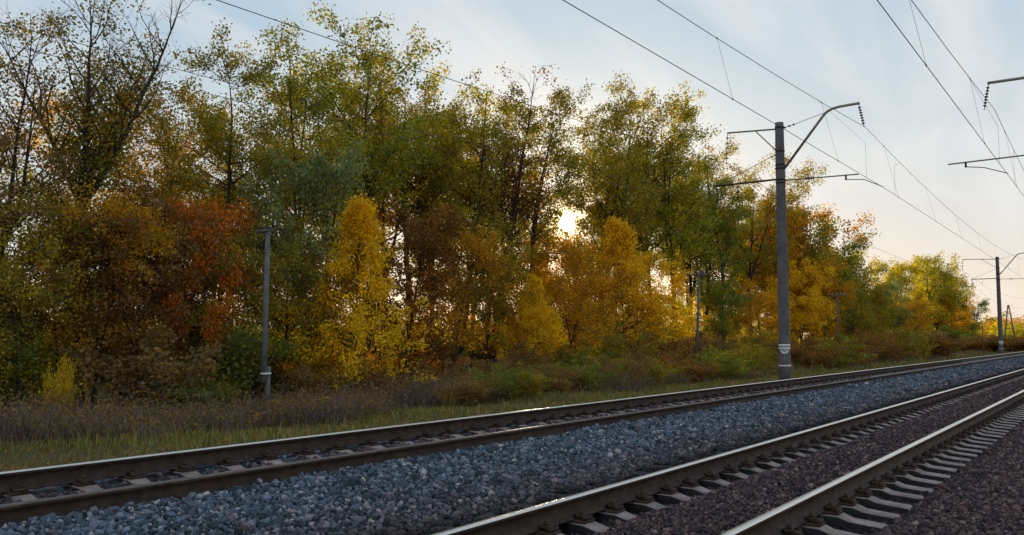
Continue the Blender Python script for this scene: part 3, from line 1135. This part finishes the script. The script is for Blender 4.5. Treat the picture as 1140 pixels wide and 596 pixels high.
# tall trees of the front of the wood (px of stem, px row of top, distance row Y)
G1 = 'tall trees at the front of the wood'
FRONT = [
    ('sparse1', 8, 25, 29, 'brown', 'dark half-bare tree at the left edge of the picture'),
    ('hero', 92, -34, 28.6, 'oakmix', 'tall spreading tree with bare topmost twigs and orange leaves at upper left'),
    ('oak1', 165, 88, 33, 'oakmix', 'lower amber-olive tree right of the half-bare tall one'),
    ('tall0', 238, 60, 31, 'olive', 'slim olive tree behind the red-leaved one at left'),
    ('oak0', 292, 82, 34, 'olive', 'olive tree behind the clear-standing telegraph pole'),
    ('tall1', 345, 36, 30.5, 'yellowgreen', 'tall yellow-green tree, left one of the two high tops left of centre'),
    ('oak2', 402, 33, 31, 'green', 'tall green oak, right one of the two high tops left of centre'),
    ('oak3', 465, 88, 32, 'yellowgreen', 'round-topped yellow-green tree behind the rust-leaved one'),
    ('tall2', 512, 92, 31, 'olive', 'olive tree next right of the round yellow-green top'),
    ('sparse0', 548, 84, 32, 'rust', 'thin twiggy rust-tipped tree left of the sun'),
    ('tall3', 580, 100, 32, 'olive', 'olive tree directly left of the sun'),
    ('tall0', 684, 118, 31.5, 'olive', 'olive tree directly right of the sun'),
    ('oak0', 724, 124, 32, 'yellowgreen', 'sunlit yellow-green tree above the golden cone-shaped one'),
    ('oak1', 752, 138, 31, 'green', 'green tree second left of the mast'),
    ('tall2', 806, 178, 31, 'green', 'green tree just left of the mast behind its feeder arm'),
    ('oak2', 838, 188, 32, 'olive', 'olive tree close behind the mast'),
    ('round0', 884, 222, 30.5, 'amber', 'amber tree first right of the mast'),
    ('round1', 908, 252, 30, 'green', 'dark green rounded tree second right of the mast'),
    ('round2', 934, 272, 30.5, 'olive', 'olive tree third right of the mast'),
    ('sparse0', 958, 290, 31, 'amber', 'thin pale amber tree before the gap in the wood'),
    ('round0', 984, 312, 30, 'bluegreen', 'dark blue-green low tree in the gap at right'),
    ('round0', 1003, 288, 31, 'yellowgreen', 'yellow-crowned tree, left of the last pair at right'),
    ('round1', 1042, 289, 29, 'yellowgreen', 'large yellow-green tree ending the wood at right'),
    ('round1', 1072, 330, 27, 'green', 'dark green low tree at the very end of the wood'),
    ('round2', 1022, 300, 33, 'olive', 'olive tree between the last yellow and the last big tree'),
    ('round0', 1060, 306, 30.5, 'olive', 'olive tree right behind the last big tree'),
    ('maple3', 1058, 328, 27, 'amber', 'amber low tree under the last big tree'),
    ('round2', 970, 310, 29, 'olive', 'olive low tree filling the gap at right'),
    ('round1', 945, 284, 33, 'yellowgreen', 'yellow-green tree left of the gap at right'),
    ('round2', 922, 262, 33, 'olive', 'olive tree behind the dark green rounded one'),
    ('tall2', 862, 204, 33, 'olive', 'olive tree right behind the mast shaft'),
    ('oak2', 780, 160, 33, 'olive', 'olive tree third left of the mast'),
    ('oak3', 706, 126, 34, 'olive', 'olive tree above the right golden cone'),
    ('round1', 622, 262, 38, 'amber', 'broad amber tree filling the gap just below the sun'),
    ('oak2', 676, 122, 36, 'olive', 'olive tree that half veils the sun on its right'),
    ('oak1', 540, 98, 35, 'yellowgreen', 'yellow-green tree between the twiggy top and the sun'),
    ('oak0', 432, 70, 34, 'olive', 'olive tree behind the tall green oak on its right'),
]
for pr, px, top, Y, pal, lab in FRONT:
    plant_px(pr, px, top, Y, pal, lab, group=G1, wide=1.0 if px > 870 else 1.1)

# understorey trees in front of and between them
G2 = 'small trees in front of the wood'
UNDER = [
    ('maple0', 25, 232, 27.5, 'olive', 'small olive tree low at the left edge'),
    ('maple1', 62, 240, 28.5, 'brown', 'small brown-leaved tree under the half-bare tall one'),
    ('maple2', 105, 232, 27.5, 'amber', 'small amber tree left of the rust-coloured one'),
    ('maple3', 150, 228, 27, 'rust', 'rust-coloured small tree left of the red one'),
    ('maple1', 186, 236, 28, 'brown', 'small brown tree between the rust and the red one'),
    ('maple2', 222, 226, 27.0, 'red', 'red-leaved small tree left of the telegraph pole'),
    ('maple0', 258, 262, 27.5, 'olive', 'dull olive small tree touching the telegraph pole on its left'),
    ('maple2', 318, 176, 28.2, 'bluegreen', 'blue-green loose small tree right behind the telegraph pole'),
    ('maple3', 338, 262, 28, 'olive', 'dull olive small tree between telegraph pole and bright yellow tree'),
    ('cone0', 397, 216, 25.9, 'gold', 'bright golden cone-shaped tree left of centre'),
    ('maple1', 452, 236, 28, 'rust', 'rust-leaved small tree right of the bright golden cone'),
    ('maple2', 505, 268, 27.5, 'amber', 'small amber tree right of the rust-leaved one'),
    ('maple0', 545, 262, 29, 'olive', 'small olive tree below and left of the sun'),
    ('cone1', 592, 300, 27.5, 'gold', 'low golden tree below and left of the sun'),
    ('maple3', 636, 276, 28, 'amber', 'low amber tree directly below the sun'),
    ('cone0', 694, 236, 28.5, 'gold', 'golden cone-shaped tree right of the sun'),
    ('maple2', 735, 286, 28, 'gold', 'small golden tree touching the right golden cone'),
    ('maple1', 800, 318, 29, 'green', 'small green tree left of the mast foot'),
    ('maple0', 846, 318, 28.5, 'amber', 'small amber tree behind the mast'),
    ('maple3', 892, 300, 27.5, 'gold', 'small orange-gold tree first right of the mast'),
    ('maple2', 918, 318, 27.5, 'amber', 'small amber tree second right of the mast'),
    ('maple1', 952, 326, 27, 'olive', 'small olive tree near the gap at right'),
    ('maple0', 1018, 330, 26.5, 'amber', 'small amber tree before the last big tree at right'),
]
for pr, px, top, Y, pal, lab in UNDER:
    plant_px(pr, px, top, Y, pal, lab, group=G2, wide=.8 if 'blue-green' in lab or 'red-leaved' in lab else 1.0)

# rear rows
SIL = [(-200, 120), (0, 125), (60, 120), (110, 115), (150, 105), (175, 105), (200, 120), (235, 90), (270, 110), (300, 100), (345, 75), (405, 70), (470, 110), (545, 120),
       (620, 135), (700, 150), (765, 165), (800, 200), (855, 225), (905, 272), (950, 305), (1045, 320), (1090, 370)]
MARK = [(8, 'the leftmost half-bare tree'), (92, 'the tall bare-topped tree'), (222, 'the red-leaved tree'), (298, 'the clear telegraph pole'), (345, 'the left high top'),
        (397, 'the bright golden cone'), (452, 'the rust-leaved small tree'), (512, 'the wood centre'), (548, 'the twiggy rust-tipped tree'), (592, 'the low golden tree'), (632, 'the sun'),
        (694, 'the right golden cone'), (735, 'the small golden tree'), (777, 'the half-sunk pole'), (820, 'the feeder arm'), (868, 'the mast'), (908, 'the dark green rounded tree'),
        (935, 'the faint far pole'), (958, 'the thin pale tree'), (984, 'the low blue-green tree'), (1003, 'the yellow-crowned tree'), (1042, 'the last big tree')]


def near(px):
    m = min(MARK, key=lambda q_: abs(q_[0]-px))
    if px < -2:
        return 'past the left edge of the picture'
    return ('straight behind ' if abs(px-m[0]) < 7 else 'behind, left of ' if px < m[0] else 'behind, right of ')+m[1]


PN = {'olive': 'olive', 'amber': 'amber', 'green': 'green', 'yellowgreen': 'yellow-green', 'brown': 'brown', 'gold': 'golden', 'rust': 'rusty'}
for Y, x1, stp in ((36, 225, 5.8), (42.5, 180, 6.8)):
    X = .36*Y-8
    while X < x1:
        xx, yy = X+TR.uniform(-1.6, 1.6), Y+TR.uniform(-1.8, 1.8)
        v = np.array([xx, yy, 0])
        px = 570+FPX*(v@CR)/(v@CF)
        X += stp
        if (594 < px < 660 if Y < 40 else 616 < px < 650) or px > 1066:
            continue
        top = np.interp(px, [s[0] for s in SIL], [s[1] for s in SIL])+TR.uniform(0, 35)
        H = float(np.clip(on_y(px, top, yy)[2], 8, 20))
        pr = TR.choice(['oak0', 'oak1', 'oak2', 'oak3', 'tall0', 'tall1', 'tall2', 'tall3'])
        pal = TR.choice(['olive', 'olive', 'amber', 'green', 'yellowgreen'])
        plant(pr, xx, yy, H, pal, '%s %s-row tree %s' % (PN[pal], 'second' if Y < 40 else 'third', near(px)), group='%s trees in the rear rows of the wood' % PN[pal])
# thin saplings and small trees filling the wood between the tall trunks, and its far edge
for Y, x1, stp in ((31.5, 150, 5.0), (48.5, 230, 4.6)):
    X = .36*Y-6
    while X < x1:
        xx, yy = X+TR.uniform(-1.3, 1.3), Y+TR.uniform(-1.2, 1.2)
        v = np.array([xx, yy, 0])
        px = 570+FPX*(v@CR)/(v@CF)
        X += stp*(1+max(0, X-60)/100)
        if px > 1062:
            continue
        top = np.interp(px, [s[0] for s in SIL], [s[1] for s in SIL])
        H = min(TR.uniform(5.5, 9.5) if Y < 40 else TR.uniform(3.5, 6.5), float(on_y(px, top+25, yy)[2]))
        pal = TR.choice(['olive', 'amber', 'amber', 'yellowgreen', 'gold'] if px > 420 else ['olive', 'olive', 'green', 'brown', 'amber'])
        plant('maple%d' % TR.randrange(4), xx, yy, max(H, 4), pal, '%s sapling %s %s' % (PN[pal], 'among the front trunks' if Y < 40 else 'at the back of the wood', near(px)), group='%s saplings inside the wood' % PN[pal])

# bushes closing the back edge of the wood
for Y, x1, stp in ((45.5, 105, 2.9), (51, 150, 4.0)):
    X = .36*Y-7
    while X < x1:
        xx, yy = X+TR.uniform(-.8, .8), Y+TR.uniform(-1.2, 1.2)
        v = np.array([xx, yy, 0])
        px = 570+FPX*(v@CR)/(v@CF)
        X += stp
        pal = TR.choice(['olive', 'brown', 'green', 'amber'])
        plant('shrub%d' % TR.randrange(4), xx, yy, TR.uniform(2.8, 4.6), pal, '%s bush at the back edge %s' % (PN[pal], near(px)), cat='shrub', name='shrub',
              group='%s bushes at the back edge of the wood' % PN[pal], wide=1.25)

# distant bushes beyond the end of the wood
for k, (px, top, dist, pal, lab) in enumerate([
        (1092, 362, 235, 'yellowgreen', 'far yellow-green bush left of the distant mast'),
        (1102, 352, 330, 'olive', 'far hazy olive bush behind the distant mast'),
        (1120, 350, 360, 'olive', 'far hazy olive bush behind the A-shaped pole'),
        (1134, 352, 310, 'amber', 'far amber bush at the right edge of the picture'),
        (1146, 356, 280, 'yellowgreen', 'far yellow-green bush cut by the right edge'),
        (1082, 358, 400, 'brown', 'far brownish bush peeping past the end of the wood'),
        (1111, 356, 300, 'amber', 'far amber bush half hidden by the distant mast'),
        (1128, 360, 260, 'yellowgreen', 'far yellow-green bush right of the A-shaped pole'),
        (1072, 372, 175, 'rust', 'low rusty weed clump below the end of the wood'),
        (1084, 374, 165, 'rust', 'low rusty weed clump left of the thin rusty post'),
        (1096, 375, 170, 'brown', 'low brown weed clump between thin post and wood'),
        (1105, 376, 160, 'rust', 'low rusty weed clump beside the thin rusty post'),
        (1117, 376, 155, 'rust', 'low rusty weed clump right of the distant mast foot'),
        (1128, 376, 160, 'brown', 'low brown weed clump under the A-shaped pole'),
        (1139, 375, 150, 'rust', 'low rusty weed clump at the right edge')]):
    d = ray(px, 372)
    d = d/math.hypot(d[0], d[1])*dist
    H = (ray(px, top)[2]/math.hypot(*ray(px, top)[:2]))*dist+CZ
    plant('shrub%d' % (k % 4), d[0], d[1], max(H, 1.2), pal, lab, cat='shrub', name='distant_bush', group='bushes far beyond the wood', wide=1.6 if dist > 200 else 3.0)

# shrubs along the foot of the wood
G3 = 'shrubs along the foot of the wood'
SHR = [
    ('shrub1', 72, 394, 25.4, 'yellow', 'slender bright yellow shrub in the dark wood edge at left'),
    ('shrub0', 205, 418, 24.8, 'bluegreen', 'blue-green shrub left of the telegraph pole'),
    ('shrub2', 240, 415, 25.2, 'green', 'green shrub next to the telegraph pole on its left'),
    ('shrub1', 340, 405, 25.5, 'brown', 'dull brown shrub right of the telegraph pole'),
    ('shrub3', 375, 392, 25.8, 'olive', 'dark olive shrub below the bright golden cone'),
    ('shrub0', 420, 408, 24.4, 'rust', 'rusty shrub right below the bright golden cone'),
    ('shrub2', 470, 402, 25.2, 'brown', 'brown shrub between golden cone and twig thicket'),
    ('shrub3', 520, 395, 25.0, 'brown', 'purplish brown shrub left of the green one'),
    ('shrub1', 562, 398, 23.6, 'brown', 'dark brown shrub behind the rounded green one'),
    ('shrub3', 600, 400, 23.0, 'green', 'rounded green shrub close to the rail glint'),
    ('shrub2', 645, 380, 25.0, 'green', 'tall green shrub below the sun'),
    ('shrub1', 676, 398, 23.5, 'olive', 'olive shrub right of the rail glint'),
    ('shrub3', 715, 388, 24.0, 'brown', 'purple-brown shrub below the right golden cone'),
    ('shrub0', 748, 394, 23.2, 'rust', 'rusty shrub left of the half-sunk telegraph pole'),
    ('shrub2', 790, 386, 23.5, 'green', 'dark green shrub right of the half-sunk telegraph pole'),
    ('shrub1', 822, 380, 23.5, 'olive', 'olive shrub left of the mast foot'),
    ('shrub3', 846, 378, 24.2, 'rust', 'orange shrub touching the mast foot on its left'),
    ('shrub0', 892, 382, 22.5, 'olive', 'olive shrub touching the mast foot on its right'),
    ('shrub2', 912, 372, 23.0, 'rust', 'orange shrub first right of the mast'),
    ('shrub1', 935, 370, 22.8, 'green', 'green shrub second right of the mast'),
    ('shrub3', 962, 366, 23.5, 'rust', 'orange-brown shrub third right of the mast'),
    ('shrub0', 992, 362, 23.0, 'olive', 'olive shrub below the yellow-crowned tree'),
    ('shrub2', 1022, 362, 22.5, 'rust', 'orange-brown shrub below the last big tree'),
    ('shrub1', 1052, 362, 22.5, 'green', 'green shrub at the end of the wood'),
]
for pr, px, top, Y, pal, lab in SHR:
    plant_px(pr, px, top, Y, pal, lab, cat='shrub', name='shrub', group=G3, wide=.34 if 'slender' in lab else 1.25)
for pr, px, top, Y, pal, lab in [
        ('shrub2', 520, 415, 18.8, 'brown', 'dark brown front shrub left of the rail glint'),
        ('shrub3', 552, 405, 19.0, 'green', 'green front shrub left of the rail glint'),
        ('shrub1', 582, 412, 18.4, 'olive', 'olive front shrub just left of the rail glint'),
        ('shrub0', 618, 404, 19.0, 'brown', 'brown front shrub right behind the rail glint'),
        ('shrub2', 652, 398, 18.6, 'green', 'green front shrub right of the rail glint'),
        ('shrub3', 690, 394, 19.0, 'brown', 'purplish front shrub below the right golden cone'),
        ('shrub1', 724, 396, 18.4, 'olive', 'olive front shrub left of the bright weed'),
        ('shrub0', 762, 394, 18.8, 'rust', 'rusty front shrub below the half-sunk telegraph pole'),
        ('shrub2', 800, 388, 18.6, 'green', 'green front shrub midway between sunk pole and mast'),
        ('shrub3', 834, 384, 19.0, 'olive', 'olive front shrub close left of the mast foot'),
        ('shrub1', 900, 376, 18.6, 'rust', 'rusty front shrub close right of the mast foot'),
        ('shrub0', 925, 374, 18.2, 'olive', 'olive front shrub right of the rusty one by the mast'),
        ('shrub2', 948, 370, 18.6, 'rust', 'orange front shrub halfway from mast to gap'),
        ('shrub3', 976, 368, 18.8, 'rust', 'orange front shrub before the gap at right'),
        ('shrub1', 1008, 366, 18.2, 'olive', 'olive front shrub before the last trees'),
        ('shrub0', 1036, 366, 18.2, 'rust', 'orange front shrub before the last big tree')]:
    plant_px(pr, px, top, Y, pal, lab, cat='shrub', name='shrub', group=G3, wide=1.5)
# a second, lower rank of shrubs filling the wood edge
X = 6.0
while X < 150:
    Y = TR.uniform(25.5, 30)
    pal = TR.choice(['brown', 'olive', 'green', 'amber', 'rust', 'brown'] if X > 22 else ['brown', 'olive', 'green', 'green', 'rust', 'brown'])
    v = np.array([X, Y, 0])
    plant('shrub%d' % TR.randrange(4), X, Y, TR.uniform(2.0, 3.6), pal, '%s undergrowth shrub in shade, %s' % (PN[pal], near(570+FPX*(v@CR)/(v@CF))),
          cat='shrub', name='shrub', group='%s undergrowth in the shade of the wood' % PN[pal], wide=1.2)
    X += TR.uniform(1.6, 3.2)*(1+X/90)
# weeds in the grass strip
for pr, px, top, Y, pal, lab in [
        ('weed0', 148, 480, 17.5, 'yellowgreen', 'low yellow-green weed right behind the far rail at left'),
        ('weed1', 170, 486, 17.8, 'yellowgreen', 'small yellow-green weed beside the larger one at left'),
        ('weed1', 315, 446, 20.5, 'yellow', 'yellow weed just right of the telegraph pole foot'),
        ('weed0', 362, 440, 20.5, 'yellowgreen', 'leggy yellow-green weed in front of brown brambles'),
        ('weed1', 402, 446, 20.0, 'yellow', 'single leggy yellow weed left of centre'),
        ('weed0', 520, 428, 20.5, 'amber', 'amber weed in front of the purplish brown shrub'),
        ('weed1', 735, 416, 19.5, 'yellowgreen', 'bright yellow-green weed behind the far rail right of centre'),
        ('weed0', 912, 405, 17.0, 'green', 'low green weed behind the far rail right of the mast')]:
    plant_px(pr, px, top, Y, pal, lab, cat='weed', name='weed', group='weeds in the grass strip')

# bramble thicket: a tangle of bare brown canes along the foot of the wood
rng = np.random.default_rng(77)
b = MB()
V, T = [], []
n = 38000
X = np.concatenate([rng.uniform(4, 60, int(n*.7)), rng.uniform(60, 190, n-int(n*.7))])
Yb = np.interp(X, [0, 25, 40], [18.9, 18.5, 17.7])+.9*np.sin(X*.35)+.8*np.sin(X*.9+2)+.5*np.sin(X*2.3)
Y = Yb+rng.gamma(1.5, 2.2, n)
hump = np.clip(.62+.34*np.sin(X*.6+1.3+.3*Y)*np.sin(X*.21+Y*.5)+.22*np.sin(X*1.7+Y), .22, 1.3)+.35*rng.random(n)**4
hump *= np.interp(X, [0, 26, 40, 200], [1.0, .95, .6, .6])
base_ = np.stack([X, Y, ground_z(X, Y)], -1)
az, tl = rng.uniform(0, 2*math.pi, n), rng.uniform(.3, 2.0, n)
L = rng.uniform(.5, 1.3, n)*hump
p1 = base_+np.stack([np.cos(az)*tl*.35*L, np.sin(az)*tl*.35*L, L*.62], -1)
p2 = p1+np.stack([np.cos(az)*tl*.6*L, np.sin(az)*tl*.6*L, L*rng.uniform(-.25, .45, n)], -1)
wd = np.where(X > 60, .016, .008)[:, None]
sd = np.stack([-np.sin(az), np.cos(az), 0*az], -1)*wd
up = np.stack([np.cos(az), np.sin(az), .3+0*az], -1)*wd
vv = np.stack([base_-sd, base_+sd, base_+up, p1-sd*.8, p1+sd*.8, p1+up*.8, p2], 1).reshape(-1, 3)
k = np.arange(n)[:, None]*7
quads = np.concatenate([k+np.array([[0, 1, 4, 3]]), k+np.array([[1, 2, 5, 4]]), k+np.array([[2, 0, 3, 5]])])
tris = np.concatenate([k+np.array([[3, 4, 6]]), k+np.array([[4, 5, 6]]), k+np.array([[5, 3, 6]])])
tag(link('bramble_thicket', mesh_of('bramble_thicket', vv, [quads, tris]), TWIG), 'tangle of bare brown bramble canes along the foot of the wood', 'brambles', kind='stuff')
# withered leaves still on the canes
sel = rng.random(n) < .7
v, q = leaf_quads(rng, np.concatenate([p1[sel], p2[sel]]), 2, .12, .075)
tag(link('bramble_leaves', mesh_of('bramble_leaves', v, q), PAL['brown']), 'withered brown leaves on the bramble canes', 'brambles', kind='stuff')

# fallen leaves
nl = 14000
X = np.concatenate([rng.uniform(3, 50, nl//2), rng.uniform(50, 190, nl-nl//2)])
Y = np.clip(rng.normal(18, 4.2, nl), 10.6, 30)
v, q = leaf_quads(rng, np.stack([X, Y, ground_z(X, Y)+.03+.05*rng.random(nl)], -1), 1, .01, .11)
tag(link('fallen_leaves', mesh_of('fallen_leaves', v, q), PAL['brown']), 'fallen brown leaves lying on the grass strip', 'leaves', kind='stuff')

# grass strip between ballast and brambles
GRASS, t_, b_ = mat('grass_blades')
g_ = N(t_, 'ShaderNodeNewGeometry')
f_ = math_node(t_, 'ADD', math_node(t_, 'MULTIPLY', g_.outputs['Random Per Island'], .45), math_node(t_, 'MULTIPLY', noise(t_, .5, 4, .65, g_.outputs['Position']), .75))
LK(t_, ramp(t_, f_, [(.25, (.085, .115, .024)), (.5, (.16, .175, .034)), (.70, (.29, .235, .06)), (.92, (.38, .25, .10))]), b_.inputs['Base Color'])
b_.inputs['Roughness'].default_value = .8
b_.inputs['Specular IOR Level'].default_value = .2
n = 120000
X = np.concatenate([rng.uniform(2, 45, int(n*.6)), rng.uniform(45, 200, n-int(n*.6))])
Y = rng.uniform(11.2, 23.5, n)
patchy = .5+.5*np.sin(X*.55+1.2*np.sin(Y*.5))*np.sin(Y*.8+X*.17)+.35*np.sin(X*1.9+Y*1.3)
keep = rng.random(n) < np.clip((Y-10.5)/4, .15, 1)*np.clip(.35+.75*patchy, .12, 1)
X, Y = X[keep], Y[keep]
n = len(X)
far = X > 45
h = rng.gamma(4, .036, n)*np.where(rng.random(n) < .06, 2.2, 1)*np.where(far, 1.4, 1)*(.7+.6*np.sin(X*.8)*np.sin(Y*.9+X*.2)**2)
w_ = np.where(far, .02, .009)
az = rng.uniform(0, 6.28, n)
ln = rng.uniform(.1, .7, n)*h
p0 = np.stack([X, Y, ground_z(X, Y)-.01], -1)
sd = np.stack([np.cos(az), np.sin(az), 0*az], -1)*w_[:, None]
bd = np.stack([-np.sin(az)*ln, np.cos(az)*ln, h], -1)
mid = p0+bd*np.array([.35, .35, .6])
vv = np.stack([p0-sd, p0+sd, mid+sd*.7, mid-sd*.7, p0+bd], 1).reshape(-1, 3)
k = np.arange(n)[:, None]*5
tag(link('grass', mesh_of('grass', vv, [k+np.array([[0, 1, 2, 3]]), k+np.array([[3, 2, 4]])]), GRASS), 'rough autumn grass strip between the far track and the brambles', 'grass', kind='stuff')
